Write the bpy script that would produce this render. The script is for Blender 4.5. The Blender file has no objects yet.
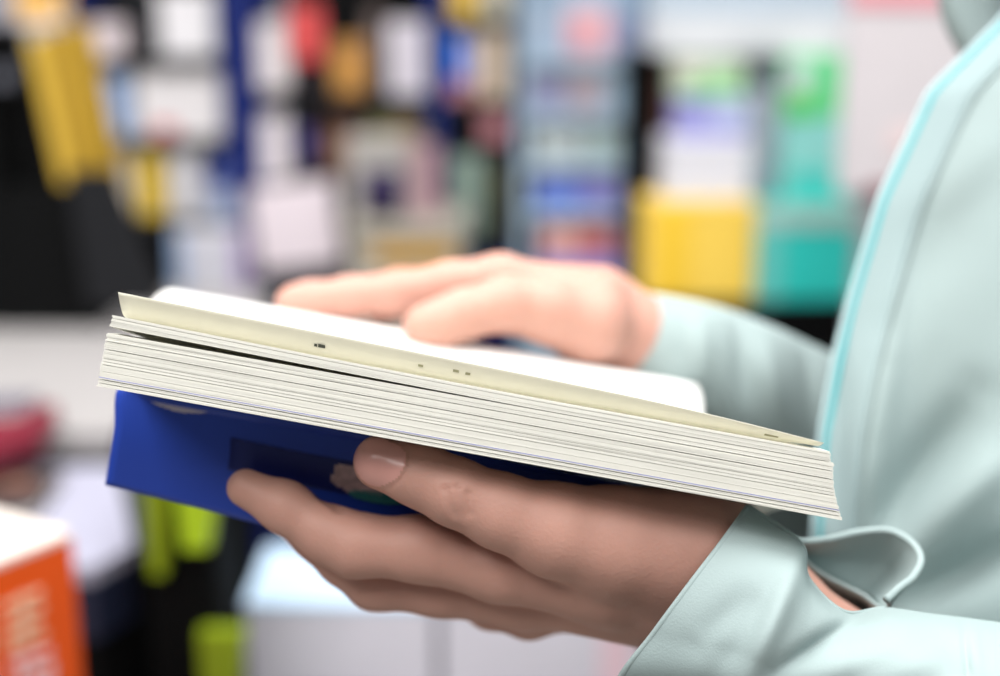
import bpy, bmesh, math, random
import numpy as np
from mathutils import Vector, Matrix

random.seed(7)
rng = np.random.default_rng(11)
scn = bpy.context.scene
COL = scn.collection

# ------------------------------------------------------------------ camera
PITCH = math.radians(14.0)
F = 1389.0                                     # focal length in pixels (50 mm on 36 mm, 1000 px wide)
CAM = np.array([0.0, 0.0, 1.22])
FW = np.array([0.0, math.cos(PITCH), -math.sin(PITCH)])
UP = np.array([0.0, math.sin(PITCH), math.cos(PITCH)])
RT = np.array([1.0, 0.0, 0.0])
cd = bpy.data.cameras.new('camera')
cam = bpy.data.objects.new('camera', cd)
COL.objects.link(cam)
cam.location = CAM
cam.rotation_euler = (math.radians(90) - PITCH, 0, 0)
cd.sensor_width = 36
cd.lens = 50
cd.clip_start = 0.05
cd.dof.use_dof = True
cd.dof.focus_distance = 0.425
cd.dof.aperture_fstop = 3.2
scn.camera = cam

# ------------------------------------------------------------------ world, lights, exposure
w = bpy.data.worlds.new('shop_air')
scn.world = w
w.use_nodes = True
w.node_tree.nodes['Background'].inputs[0].default_value = (0.93, 0.97, 1.0, 1)
w.node_tree.nodes['Background'].inputs[1].default_value = 0.23


def area(name, loc, sx, sy, power, color=(1, 0.98, 0.96)):
    l = bpy.data.lights.new(name, 'AREA')
    l.shape = 'RECTANGLE'
    l.size, l.size_y, l.energy, l.color = sx, sy, power, color
    o = bpy.data.objects.new(name, l)
    COL.objects.link(o)
    o.location = loc
    return o


LAMPS = [(-0.8, 0.55, 56), (0.4, 0.55, 44), (-0.8, 1.8, 24), (0.8, 1.8, 24), (-0.9, -0.85, 58), (0.75, -0.6, 48)]
for (x, y, pw) in LAMPS:
    area('ceiling_panel_light', (x, y, 2.66), 1.1, 1.1, pw)
scn.view_settings.view_transform = 'Standard'
scn.view_settings.look = 'None'
scn.view_settings.gamma = 1.0
scn.view_settings.use_curve_mapping = False
scn.view_settings.exposure = -0.62
scn.cycles.use_denoising = True


# ------------------------------------------------------------------ helpers
def P(u, v, d):
    """pixel and distance along the lens axis -> point in the room"""
    return CAM + d * FW + (u - 500.0) / F * d * RT + (338.0 - v) / F * d * UP


def PY(u, v, Y):
    r = FW + (u - 500.0) / F * RT + (338.0 - v) / F * UP
    return CAM + r * (Y / r[1])


def PZ(u, v, Z):
    r = FW + (u - 500.0) / F * RT + (338.0 - v) / F * UP
    return CAM + r * ((Z - CAM[2]) / r[2])


def to_uvd(p):
    q = np.asarray(p) - CAM
    d = q @ FW
    return 500 + F * (q @ RT) / d, 338 - F * (q @ UP) / d, d


def srgb(r, g, b):
    f = lambda c: (c / 255 / 12.92) if c / 255 <= 0.04045 else ((c / 255 + 0.055) / 1.055) ** 2.4
    return (f(r), f(g), f(b))


MATS = {}


def mat(name, rgb, rough=0.5, var=0.06, scale=30.0, bump=0.0, bscale=300.0, spec=0.4, trans=0.0, sss=0.0, metal=0.0):
    """plain procedural material: base colour with a little noise, optional fine bump"""
    if name in MATS:
        return MATS[name]
    m = bpy.data.materials.new(name)
    m.use_nodes = True
    nt = m.node_tree
    b = nt.nodes['Principled BSDF']
    b.inputs['Roughness'].default_value = rough
    b.inputs['Specular IOR Level'].default_value = spec
    b.inputs['Metallic'].default_value = metal
    tc = nt.nodes.new('ShaderNodeTexCoord')
    nz = nt.nodes.new('ShaderNodeTexNoise')
    nz.inputs['Scale'].default_value = scale
    nz.inputs['Detail'].default_value = 3
    nt.links.new(tc.outputs['Object'], nz.inputs['Vector'])
    mx = nt.nodes.new('ShaderNodeMix')
    mx.data_type = 'RGBA'
    mx.inputs[6].default_value = tuple(max(0, c * (1 - var)) for c in rgb) + (1,)
    mx.inputs[7].default_value = tuple(min(1, c * (1 + var)) for c in rgb) + (1,)
    nt.links.new(nz.outputs[0], mx.inputs[0])
    nt.links.new(mx.outputs[2], b.inputs['Base Color'])
    if bump:
        n2 = nt.nodes.new('ShaderNodeTexNoise')
        n2.inputs['Scale'].default_value = bscale
        n2.inputs['Detail'].default_value = 4
        nt.links.new(tc.outputs['Object'], n2.inputs['Vector'])
        bp = nt.nodes.new('ShaderNodeBump')
        bp.inputs['Strength'].default_value = bump
        bp.inputs['Distance'].default_value = 0.001
        nt.links.new(n2.outputs[0], bp.inputs['Height'])
        nt.links.new(bp.outputs[0], b.inputs['Normal'])
    if sss:
        b.inputs['Subsurface Weight'].default_value = sss
        b.inputs['Subsurface Radius'].default_value = (1.0, 0.35, 0.2)
        b.inputs['Subsurface Scale'].default_value = 0.004
    if trans:
        out = nt.nodes['Material Output']
        tr = nt.nodes.new('ShaderNodeBsdfTranslucent')
        nt.links.new(mx.outputs[2], tr.inputs['Color'])
        ms = nt.nodes.new('ShaderNodeMixShader')
        ms.inputs[0].default_value = trans
        nt.links.new(b.outputs[0], ms.inputs[1])
        nt.links.new(tr.outputs[0], ms.inputs[2])
        nt.links.new(ms.outputs[0], out.inputs['Surface'])
    MATS[name] = m
    return m


def mesh_obj(name, verts, faces, m, parent=None, smooth=False, local=True, mats=None, idx=None):
    """links ONE mesh object; world vertices are made local to the parent's location"""
    v = np.asarray(verts, dtype=float)
    me = bpy.data.meshes.new(name)
    o = bpy.data.objects.new(name, me)
    COL.objects.link(o)
    if parent is not None:
        o.parent = parent
        root = parent
        off = np.zeros(3)
        while root is not None:
            off = off + np.array(root.location)
            root = root.parent
        v = v - off
    else:
        org = np.array([(v[:, 0].min() + v[:, 0].max()) / 2, (v[:, 1].min() + v[:, 1].max()) / 2, v[:, 2].min()])
        o.location = org
        v = v - org
    me.from_pydata([tuple(p) for p in v], [], [tuple(int(i) for i in f) for f in faces])
    for mm in (mats or [m]):
        me.materials.append(mm)
    if idx is not None:
        me.polygons.foreach_set('material_index', np.asarray(idx, dtype=np.int32))
    if smooth:
        me.polygons.foreach_set('use_smooth', np.ones(len(me.polygons), dtype=bool))
    me.update()
    return o


def tag(o, label, cat, group=None, kind=None):
    o['label'] = label
    o['category'] = cat
    if group:
        o['group'] = group
    if kind:
        o['kind'] = kind
    return o


def empty(name, loc, label=None, cat=None, group=None):
    o = bpy.data.objects.new(name, None)
    COL.objects.link(o)
    o.location = tuple(float(c) for c in loc)
    o.empty_display_size = 0.05
    if label:
        tag(o, label, cat, group)
    return o


class MB:
    """collects shapes into one mesh"""
    def __init__(s):
        s.v, s.f = [], []

    def add(s, verts, faces):
        n = len(s.v)
        s.v += [np.asarray(p, dtype=float) for p in verts]
        s.f += [tuple(i + n for i in f) for f in faces]
        return s

    def box(s, x0, y0, z0, x1, y1, z1, bev=0.0):
        bm = bmesh.new()
        r = bmesh.ops.create_cube(bm, size=1)
        for q in bm.verts:
            q.co = Vector((x0 + (q.co.x + .5) * (x1 - x0), y0 + (q.co.y + .5) * (y1 - y0), z0 + (q.co.z + .5) * (z1 - z0)))
        if bev > 0:
            bmesh.ops.bevel(bm, geom=bm.edges[:], offset=bev, segments=2, affect='EDGES', profile=0.5)
        bm.verts.index_update()
        s.add([np.array(q.co) for q in bm.verts], [[q.index for q in f.verts] for f in bm.faces])
        bm.free()
        return s

    def prism(s, poly, h0, h1):
        """vertical prism over a horizontal polygon"""
        n = len(poly)
        v = [np.array([p[0], p[1], h0]) for p in poly] + [np.array([p[0], p[1], h1]) for p in poly]
        f = [list(range(n))[::-1], list(range(n, 2 * n))] + [[i, (i + 1) % n, n + (i + 1) % n, n + i] for i in range(n)]
        return s.add(v, f)

    def tube(s, pts, r, n=8):
        pts = [np.asarray(p, dtype=float) for p in pts]
        rr = r if hasattr(r, '__len__') else [r] * len(pts)
        rings, up = [], None
        for i, p in enumerate(pts):
            t = pts[min(i + 1, len(pts) - 1)] - pts[max(i - 1, 0)]
            t = t / np.linalg.norm(t)
            if up is None:
                up = np.array([0, 0, 1.0]) if abs(t[2]) < .9 else np.array([1.0, 0, 0])
            a = np.cross(t, up); a /= np.linalg.norm(a)
            b = np.cross(a, t); up = b
            rings.append([p + rr[i] * (math.cos(2 * math.pi * k / n) * a + math.sin(2 * math.pi * k / n) * b) for k in range(n)])
        v = [q for g in rings for q in g]
        f = [[i * n + k, i * n + (k + 1) % n, (i + 1) * n + (k + 1) % n, (i + 1) * n + k] for i in range(len(pts) - 1) for k in range(n)]
        f += [list(range(n))[::-1], [(len(pts) - 1) * n + k for k in range(n)]]
        return s.add(v, f)

    def build(s, name, m, parent=None, smooth=False):
        return mesh_obj(name, s.v, s.f, m, parent, smooth)


def cr(pts, n, closed=False):
    """Catmull-Rom through control points (k x dims), n samples"""
    p = np.asarray(pts, dtype=float)
    k = len(p)
    t = np.linspace(0, k if closed else k - 1, n, endpoint=not closed)
    i = np.minimum(t.astype(int), (k - 1) if closed else (k - 2))
    f = (t - i)[:, None]
    if closed:
        g = lambda j: p[j % k]
    else:
        ext = np.vstack([2 * p[0] - p[1], p, 2 * p[-1] - p[-2]])
        g = lambda j: ext[np.clip(j + 1, 0, k + 1)]
    a, b, c, d = g(i - 1), g(i), g(i + 1), g(i + 2)
    return 0.5 * (2 * b + (c - a) * f + (2 * a - 5 * b + 4 * c - d) * f ** 2 + (3 * b - a - 3 * c + d) * f ** 3)


def surf_grid(rows, nr, nc, closed=False):
    """bicubic grid through rows of control points"""
    up = np.array([cr(r, nc, closed) for r in rows])
    return np.stack([cr(up[:, j], nr) for j in range(nc)], axis=1)


def grid_faces(nr, nc, closed=False, flip=False):
    f = []
    for i in range(nr - 1):
        for j in range(nc if closed else nc - 1):
            q = [i * nc + j, i * nc + (j + 1) % nc, (i + 1) * nc + (j + 1) % nc, (i + 1) * nc + j]
            f.append(q[::-1] if flip else q)
    return f


def folds(G, fl):
    """pushes grid points along the sight line: fl = (u0,v0,u1,v1,width_px,amount_m)"""
    s = G.shape
    u, v, d = to_uvd(G.reshape(-1, 3))
    dd = np.zeros_like(d)
    for (u0, v0, u1, v1, wd, am) in fl:
        e = np.array([u1 - u0, v1 - v0]); L2 = e @ e
        t = np.clip(((u - u0) * e[0] + (v - v0) * e[1]) / L2, 0, 1)
        r = np.hypot(u - u0 - t * e[0], v - v0 - t * e[1])
        taper = np.sin(np.pi * np.clip(((u - u0) * e[0] + (v - v0) * e[1]) / L2, 0.0, 1) * 0.8 + 0.1 * np.pi)
        dd += am * np.exp(-(r / wd) ** 2) * taper
    d2 = d + dd
    out = CAM + d2[:, None] * FW + ((u - 500) / F * d2)[:, None] * RT + ((338 - v) / F * d2)[:, None] * UP
    return out.reshape(s)


def solid(o, t, offset=0.0):
    md = o.modifiers.new('thickness', 'SOLIDIFY')
    md.thickness = t
    md.offset = offset
    return o


# ------------------------------------------------------------------ signed-distance bodies
class Field:
    def __init__(s, lo, hi, h):
        s.h = h
        s.lo = np.asarray(lo, dtype=float)
        n = np.ceil((np.asarray(hi) - s.lo) / h).astype(int) + 1
        s.ax = [s.lo[k] + h * np.arange(n[k]) for k in range(3)]
        s.n = n

    def new(s):
        return np.full(s.n, 1.0, dtype=np.float32)

    def cones(s, A, chain, k=0.003, reach=0.03):
        """smooth union of tapered capsules (p, q, rp, rq) into A"""
        for (p, q, rp, rq) in chain:
            p, q = np.asarray(p, float), np.asarray(q, float)
            m = max(rp, rq) + reach
            lo = np.maximum(((np.minimum(p, q) - m - s.lo) / s.h).astype(int), 0)
            hi = np.minimum(((np.maximum(p, q) + m - s.lo) / s.h).astype(int) + 2, s.n)
            if (hi <= lo).any():
                continue
            sl = tuple(slice(a, b) for a, b in zip(lo, hi))
            X, Y, Z = np.meshgrid(*[s.ax[i][sl[i]] for i in range(3)], indexing='ij')
            e = q - p
            L2 = max(e @ e, 1e-12)
            t = np.clip(((X - p[0]) * e[0] + (Y - p[1]) * e[1] + (Z - p[2]) * e[2]) / L2, 0, 1)
            D = np.sqrt((X - p[0] - t * e[0]) ** 2 + (Y - p[1] - t * e[1]) ** 2 + (Z - p[2] - t * e[2]) ** 2) - (rp + (rq - rp) * t)
            A[sl] = smin(A[sl], D, k)
        return A


def smin(a, b, k):
    h = np.clip(0.5 + 0.5 * (b - a) / k, 0, 1)
    return b + (a - b) * h - k * h * (1 - h)


def chain(pts, close=False):
    """[(point, radius) ...] -> list of tapered capsules"""
    return [(pts[i][0], pts[i + 1][0], pts[i][1], pts[i + 1][1]) for i in range(len(pts) - 1)]


def surface_nets(A, lo, h):
    S = A < 0
    nx, ny, nz = A.shape
    c = np.zeros((nx - 1, ny - 1, nz - 1), dtype=np.int8)
    for i in (0, 1):
        for j in (0, 1):
            for k in (0, 1):
                c += S[i:nx - 1 + i, j:ny - 1 + j, k:nz - 1 + k]
    act = np.argwhere((c > 0) & (c < 8))
    idx = -np.ones(c.shape, dtype=np.int64)
    idx[tuple(act.T)] = np.arange(len(act))
    acc = np.zeros((len(act), 3)); cnt = np.zeros(len(act))
    cor = [(i, j, k) for i in (0, 1) for j in (0, 1) for k in (0, 1)]
    for a in cor:
        for ax in range(3):
            if a[ax] == 1:
                continue
            b = list(a); b[ax] = 1
            va = A[tuple((act + np.array(a)).T)]; vb = A[tuple((act + np.array(b)).T)]
            x = (va < 0) != (vb < 0)
            t = np.where(x, va / np.where(va == vb, 1, va - vb), 0)
            p = np.tile(np.array(a, float), (len(act), 1)); p[:, ax] += t
            acc[x] += p[x]; cnt[x] += 1
    V = lo + h * (act + acc / np.maximum(cnt, 1)[:, None])
    faces = []
    for ax in range(3):
        o1, o2 = [(1, 2), (2, 0), (0, 1)][ax]
        sa = [slice(None)] * 3; sb = [slice(None)] * 3
        sa[ax] = slice(0, -1); sb[ax] = slice(1, None)
        ch = np.argwhere(S[tuple(sa)] != S[tuple(sb)])
        ch = ch[(ch[:, o1] > 0) & (ch[:, o2] > 0) & (ch[:, o1] < A.shape[o1] - 1) & (ch[:, o2] < A.shape[o2] - 1)]
        ins = S[tuple(ch.T)]
        q = []
        for (da, db) in ((-1, -1), (0, -1), (0, 0), (-1, 0)):
            cc = ch.copy(); cc[:, o1] += da; cc[:, o2] += db
            q.append(idx[tuple(cc.T)])
        q = np.array(q).T
        q[~ins] = q[~ins][:, ::-1]
        faces.append(q)
    return V, np.vstack(faces)


# ------------------------------------------------------------------ the setting
M_floor = mat('floor_vinyl', srgb(150, 146, 140), 0.5, 0.1, 4)
M_wall = mat('painted_wall', srgb(168, 172, 178), 0.7, 0.05, 3)
M_ceil = mat('ceiling_tile', srgb(225, 226, 228), 0.8, 0.03, 5)
o = MB().box(-3, -2.2, -0.05, 3, 3.0, 0).build('floor', M_floor); o['kind'] = 'structure'
o = MB().box(-3, 2.9, 0, 3, 3.0, 2.75).build('wall_back', M_wall); o['kind'] = 'structure'
o = MB().box(-3, -2.2, 2.75, 3, 3.0, 2.8).build('ceiling', M_ceil); o['kind'] = 'structure'

# ------------------------------------------------------------------ the book in the hands
LDIR = np.array([743.0, 134.0]); LDIR /= np.linalg.norm(LDIR)
L3 = LDIR[0] * RT - LDIR[1] * UP
N3 = LDIR[1] * RT + LDIR[0] * UP
B0 = P(97, 386, 0.42)
PX = 0.42 / F
LB = 755 * PX


def B(s, wd, n):
    return B0 + s * L3 + wd * FW + n * N3


M_page = mat('page_edge_paper', srgb(232, 231, 222), 0.75, 0.04, 60, trans=0.12)
M_pageW = mat('white_page_paper', srgb(250, 249, 247), 0.7, 0.02, 40, trans=0.15)
M_leaf = mat('cream_page_paper', srgb(242, 240, 228), 0.75, 0.03, 40, trans=0.36)
M_tint = mat('tinted_page_edge', srgb(150, 152, 196), 0.7, 0.05, 60)
M_ink = mat('printing_ink', srgb(70, 72, 62), 0.7)
M_inkp = mat('faded_printing_ink', srgb(176, 172, 140), 0.7)
M_blue = mat('blue_cover_card', srgb(40, 70, 172), 0.35, 0.05, 12)
M_navy = mat('navy_cover_and_shade', srgb(24, 36, 108), 0.35, 0.05, 12)

book = empty('open_book', B(LB / 2, 0.13, -0.03), 'thick open paperback with cream page edges and a blue cover, held in both hands', 'book')


def block(name, n_of, leaves, s0f, s1f, gutter, m_list, ns=34, tint=()):
    """stack of leaves as one mesh: fore-edge with real gaps between leaves.
    leaves = [(frac0, frac1, gap_after_depth)], n_of(s01, frac, wd) gives height"""
    sec = []                                    # (frac, kind)
    for (a, b, gd) in leaves:
        sec += [(a, 0.0), (b, 0.0)]
        sec += [(b, gd), (None, gd)]            # None: filled with next leaf's start
    sec = sec[:-2]
    fr = []
    for i, (a, g) in enumerate(sec):
        fr.append((sec[i + 1][0] if a is None else a, g))
    # resolve None with the next entry
    verts, ncol = [], len(fr) + 10
    nl = len(leaves)
    jit = rng.normal(0, 0.00004, (nl, 7))
    js = np.array([cr(jit[i][:, None], ns)[:, 0] for i in range(nl)])
    ej = rng.normal(0, 0.00012, (nl, 2))
    wback = np.linspace(0.012, gutter, 5)
    for k in range(ns):
        t = k / (ns - 1)
        row = []
        for j, (a, g) in enumerate(fr):
            li = min(j // 4 + (1 if j % 4 == 3 else 0), nl - 1)
            wj = js[li][k] if j % 4 in (0, 1) else 0
            s = s0f(a) + ej[li][0] + t * (s1f(a) + ej[li][1] - s0f(a) - ej[li][0])
            row.append(B(s, g + wj, n_of(t, a, 0)))
        s = lambda a: s0f(a) + t * (s1f(a) - s0f(a))
        top = [B(s(1), q, n_of(t, 1, q)) for q in wback]
        bot = [B(s(0), q, n_of(t, 0, q)) for q in wback[::-1]]
        verts += row + top + bot
    nc = ncol
    faces = grid_faces(ns, nc, True)
    nf = len(fr)
    idx = []
    for i in range(ns - 1):
        for j in range(nc):
            li = j // 4
            idx.append(1 if (j < nf and j % 4 == 0 and li in tint) else 0)
    for k in (0, ns - 1):
        o = k * nc
        # end caps: a fan of quads between fore-edge and the bottom/top strips
        row = [o + j for j in range(nc)]
        faces.append(row if k else row[::-1]); idx.append(0)
    return mesh_obj(name, verts, faces, None, book, mats=m_list, idx=idx)


def make_leaves(n, dark, tint=None):
    st = np.cumsum(np.concatenate([[0], rng.uniform(.7, 1.3, n)])); st /= st[-1]
    out = []
    for i in range(n):
        a, b = st[i], st[i + 1]
        gd = rng.choice([0.0001, 0.0003, 0.0008]); gap = rng.choice([0.05, 0.09, 0.13])
        for dk, wd in dark:
            if a <= dk < b:
                gd, gap = 0.005, wd
        out.append((a, b - (b - a) * gap, gd))
    return out


def bend(q):
    return -0.016 * (q / 0.13) ** 2


TH = 54 * PX
end_lo = lambda a: LB + 3 * PX - 19 * PX * a + 5 * PX * (1 - (2 * a - 1) ** 2) * -0.8
lv = make_leaves(40, [(.06, .5), (.13, .55), (.27, .25), (.39, .4), (.46, .25), (.50, .3), (.545, .3), (.62, .22), (.70, .55), (.83, .42), (.92, .25)])
block('page_block', lambda t, a, q: a * TH * (1 + 0.02 * t) + bend(q), lv, lambda a: 0.6 * PX * a, end_lo, 0.13,
      [M_page, M_tint], tint=(7,))
lv2 = make_leaves(8, [(.3, .25), (.62, .3)])


def n_top(t, a, q):
    g = (6.5 * PX) * max(0.0, 1 - t / 0.62) ** 1.3 * (1 - min(q / 0.025, 1)) + 0.6 * PX
    return TH * (1 + 0.02 * t) + g + a * (11.5 - 1.5 * t) * PX + bend(q)


pb2 = block('loose_pages', n_top, lv2, lambda a: 1.5 * PX + 1.5 * PX * a, lambda a: LB - (19 + 3 * a) * PX, 0.125, [M_page, M_tint])

# the lifted leaf whose underside shows as a cream strip
rows = []
for t in np.linspace(0, 1, 9):
    top = np.interp(t, [0, .3, .7, .82, 1], [96, 92, 85.5, 82, 73]) * PX
    base = n_top(t, 1, 0) + 0.5 * PX
    sl = 4 * PX + t * (LB - 29.5 * PX - 4 * PX)
    rs = 3 * PX * (1 - t) - 2 * PX * t
    rows.append([B(sl + rs, 0.125, n_top(t, 1, .12) + .0003), B(sl + rs, 0.06, n_top(t, 1, .06) + .0003), B(sl + rs, 0.022, n_top(t, 1, .022) + .0007),
                 B(sl + rs, 0.0085, n_top(t, 1, .0085) + .0007), B(sl + rs * .5, 0.0035, base + (top - base) * .45), B(sl, 0.0002, top)])
G = surf_grid(rows, 60, 22)
leaf = mesh_obj('lifted_page', G.reshape(-1, 3), grid_faces(60, 22), M_leaf, book, True)
solid(leaf, 0.00012)
# print on that leaf
for (t, f, wpx, hpx) in ((.289, .45, 7, 5), (.2805, .42, 3, 3.5), (.43, .42, 5, 2.2), (.48, .5, 6, 2.5), (.497, .48, 5, 2.5), (.93, .45, 14, 3)):
    q = t
    top = np.interp(q, [0, .3, .7, .82, 1], [96, 92, 85.5, 82, 73]) * PX
    base = n_top(q, 1, 0) + 0.5 * PX
    s = 4 * PX + q * (LB - 33.5 * PX)
    n = base + (top - base) * f
    wd = 0.0085 + (0.0002 - 0.0085) * (n - base) / (top - base) - 0.0013
    hh = hpx * PX / 2; ww = wpx * PX / 2
    c = [B(s - ww, wd + .0002, n - hh), B(s + ww, wd + .0002, n - hh), B(s + ww, wd - .0006, n + hh), B(s - ww, wd - .0006, n + hh)]
    c2 = [p + FW * 0.0008 for p in c]
    MB().add(c + c2, [[0, 1, 2, 3], [7, 6, 5, 4], [0, 4, 5, 1], [1, 5, 6, 2], [2, 6, 7, 3], [3, 7, 4, 0]]).build('page_print', M_ink if t < .3 else M_inkp, leaf)

# far half: bright curved right page over its block
R0 = P(170, 294, 0.59)
LR = 0.2265


def R(s, wd, n):
    return R0 + s * L3 + wd * FW + n * N3


sec_top = [(-0.045, -0.016), (-0.03, -0.006), (-0.015, -0.0015), (0, 0), (0.025, -0.0008), (0.055, -0.005), (0.085, -0.012)]
sec = sec_top + [(0.086, -0.026), (0.03, -0.018), (-0.01, -0.020), (-0.04, -0.026)]
rows = []
for t in np.linspace(0, 1, 6):
    rows.append([R(t * LR, a, b) for a, b in sec])
G = surf_grid(rows, 24, 66, True)
fc = grid_faces(24, 66, True) + [list(range(66))[::-1], [23 * 66 + j for j in range(66)]]
mesh_obj('right_page_block', G.reshape(-1, 3), fc, M_pageW, book, True)
rows = []
for t in np.linspace(0, 1, 6):
    rows.append([R(t * LR, a, b + .0006 + .0012 * (1 - min(1, abs(a) / .05))) for a, b in sec_top])
rp = mesh_obj('right_page', surf_grid(rows, 30, 30).reshape(-1, 3), grid_faces(30, 30), M_pageW, book, True)
solid(rp, 0.00012)

# blue cover: from the spine it sags forward under the left block and droops over the fingers
ctl = []
for (u0, vt, ub, vb, kk) in ((119, 388, 105, 485, 0), (210, 404, 198, 508, 0), (300, 421, 290, 531, 0), (400, 440, 398, 546, 1),
                             (510, 462, 515, 530, 2), (610, 482, 610, 505, 2), (690, 496, 688, 498, 2), (745, 500, 742, 498, 2)):
    s = (u0 - 97) / 743 * LB
    dT = .468
    dB = .474 if kk == 0 else .480
    ctl.append([B(min(s, LB - .004), 0.13, -0.030), B(min(s, LB - .004), 0.085, -0.0175), B(min(s, LB - .004), 0.050, -0.0075), P(u0, vt, dT),
                P(u0 * .55 + ub * .45 - 1 + 2 * (kk == 0), vt * .55 + vb * .45, dT + .001), P(ub, vb, dB)])
GC = surf_grid(ctl, 70, 50)
cov = mesh_obj('front_cover', GC.reshape(-1, 3), grid_faces(70, 50), M_blue, book, True)
solid(cov, 0.0004)


def on_cover(i0, i1, j0, j1, name, m, mask=None, lift=.0005):
    """printed patch following the cover, given in grid coordinates"""
    ii, jj = np.linspace(i0, i1, 20), np.linspace(j0, j1, 16)
    n = np.zeros((20, 16, 3))
    for a, x in enumerate(ii):
        for b, y in enumerate(jj):
            xi, yj = min(int(x), 68), min(int(y), 48)
            fx, fy = x - xi, y - yj
            n[a, b] = (GC[xi, yj] * (1 - fx) * (1 - fy) + GC[xi + 1, yj] * fx * (1 - fy) + GC[xi, yj + 1] * (1 - fx) * fy + GC[xi + 1, yj + 1] * fx * fy)
    n -= FW * lift
    f = grid_faces(20, 16)
    if mask:
        keep = []
        for a in range(19):
            for b in range(15):
                if mask((a + .5) / 19, (b + .5) / 15):
                    keep.append(a * 15 + b)
        f = [f[k] for k in keep]
    o = mesh_obj(name, n.reshape(-1, 3), f, m, cov, True)
    solid(o, 0.00015)
    return o


# rows run along the book: u~119 -> 0, 210 -> 10, 300 -> 20, 400 -> 30, 520 -> 40
on_cover(12.5, 69, 36.0, 41.5, 'cover_print_shade_band', M_navy, lambda a, b: True)  # navy band: printed panel and the shade round the fingers, both as colour
on_cover(3.6, 10.2, 30.0, 33.4, 'cover_emblem', mat('pale_cover_print', srgb(196, 190, 205), .4), lambda a, b: ((a - .5) / .5) ** 2 + ((b - .3) / .62) ** 2 < 1, .0006)
on_cover(23.2, 29.0, 36.4, 41.2, 'cover_flower_print', mat('flower_print', srgb(214, 176, 176), .4, .7, 420), lambda a, b: ((a - .5) / .5) ** 2 + ((b - .5) / .5) ** 2 < 1 + .25 * math.sin(14 * a) * math.sin(11 * b), .0008)
on_cover(25, 31, 40.2, 42.2, 'cover_leaf_print', mat('leaf_print', srgb(60, 130, 130), .4, .4, 300), lambda a, b: ((a - .5) / .5) ** 2 + ((b - .5) / .5) ** 2 < 1, .0008)
# spine and back cover
rows = []
for t in np.linspace(0, 1, 5):
    s = .012 + t * (LB - .04)
    rows.append([B(s, .128, -.0302), B(s, .134, -.036), B(s, .143, -.038), B(s, .152, -.036), B(s, .158, -.030)])
solid(mesh_obj('spine', surf_grid(rows, 20, 14).reshape(-1, 3), grid_faces(20, 14), M_navy, book, True), .0004)
rows = []
for t in np.linspace(0, 1, 5):
    s = .004 + t * (LR - .02)
    rows.append([R(s, -.012, -.0315), R(s, .01, -.0255), R(s, .04, -.0215), R(s, .088, -.029)])
solid(mesh_obj('back_cover', surf_grid(rows, 20, 20).reshape(-1, 3), grid_faces(20, 20), M_blue, book, True), .0004)

# ------------------------------------------------------------------ the person
M_skin = mat('skin', srgb(196, 149, 134), 0.5, 0.08, 90, bump=0.18, bscale=900, spec=0.35, sss=0.12)
M_nail = mat('fingernail', srgb(214, 158, 148), 0.28, 0.04, 80, spec=0.5)
M_mint = mat('mint_fabric', srgb(160, 177, 177), 0.75, 0.05, 25, bump=0.16, bscale=1600, spec=0.2, trans=0.1)
M_mintd = mat('mint_placket_fabric', srgb(150, 169, 171), 0.75, 0.05, 25, bump=0.15, bscale=1600, spec=0.2)
M_pipe_w = mat('white_piping', srgb(172, 196, 200), 0.6)
M_pipe_t = mat('teal_piping', srgb(98, 178, 184), 0.5)
M_trou = mat('grey_trouser_cloth', srgb(70, 76, 88), 0.8)
M_hair = mat('dark_hair', srgb(34, 26, 22), 0.45, .2, 60)
M_shoe = mat('white_shoe', srgb(220, 220, 218), 0.5)

person = empty('person', (0.37, 0.58, 0.0), 'person in a mint green jacket holding an open book in both hands', 'person')

PX4 = lambda r: r / 1000.0


def J(u, v, d, r):
    return (P(u, v, d), r / 1000.0)


DZ = .018


def J(u, v, d, r):
    return (P(u, v, d + DZ), r * 1.04 / 1000.0)


# --- left hand (near, palm up under the book)
thumb = [J(690, 550, .437, 20), J(612, 541, .431, 16.5), J(555, 530, .426, 14.0), J(500, 511, .423, 11.0), J(455, 492, .422, 9.8), J(420, 475, .4235, 9.2), J(381, 462, .4245, 8.5)]
index = [J(600, 572, .445, 16), J(500, 566, .441, 11.2), J(420, 549, .440, 10.0), J(354, 545, .439, 9.7), J(326, 533, .439, 8.6), J(285, 507, .4395, 7.7), J(246, 488, .4405, 6.1)]
middle = [J(610, 585, .462, 16), J(520, 592, .458, 11.6), J(440, 584, .456, 10.2), J(376, 579, .456, 9.6), J(345, 558, .457, 8.6), J(318, 535, .459, 8.0), J(298, 522, .461, 7.2)]
ring = [J(620, 592, .476, 15), J(530, 598, .474, 11), J(440, 588, .473, 9.3), J(385, 575, .474, 8.6), J(350, 550, .478, 7.6)]
pinky = [J(640, 596, .486, 13), J(580, 602, .486, 9.5), J(529, 614, .484, 8.2), J(490, 606, .486, 7.6), J(460, 590, .490, 6.8)]
palm = [J(700, 570, .456, 22), J(650, 578, .462, 19), J(600, 575, .464, 17)]
palm2 = [J(700, 573, .456, 22), J(640, 585, .478, 14)]
palm3 = [J(690, 562, .449, 21), J(610, 557, .443, 16.5)]
foreL = [J(690, 571, .452, 22.5), J(734, 588, .454, 18.5), J(785, 639, .455, 18), J(840, 682, .458, 20), J(960, 750, .462, 26)]



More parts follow.
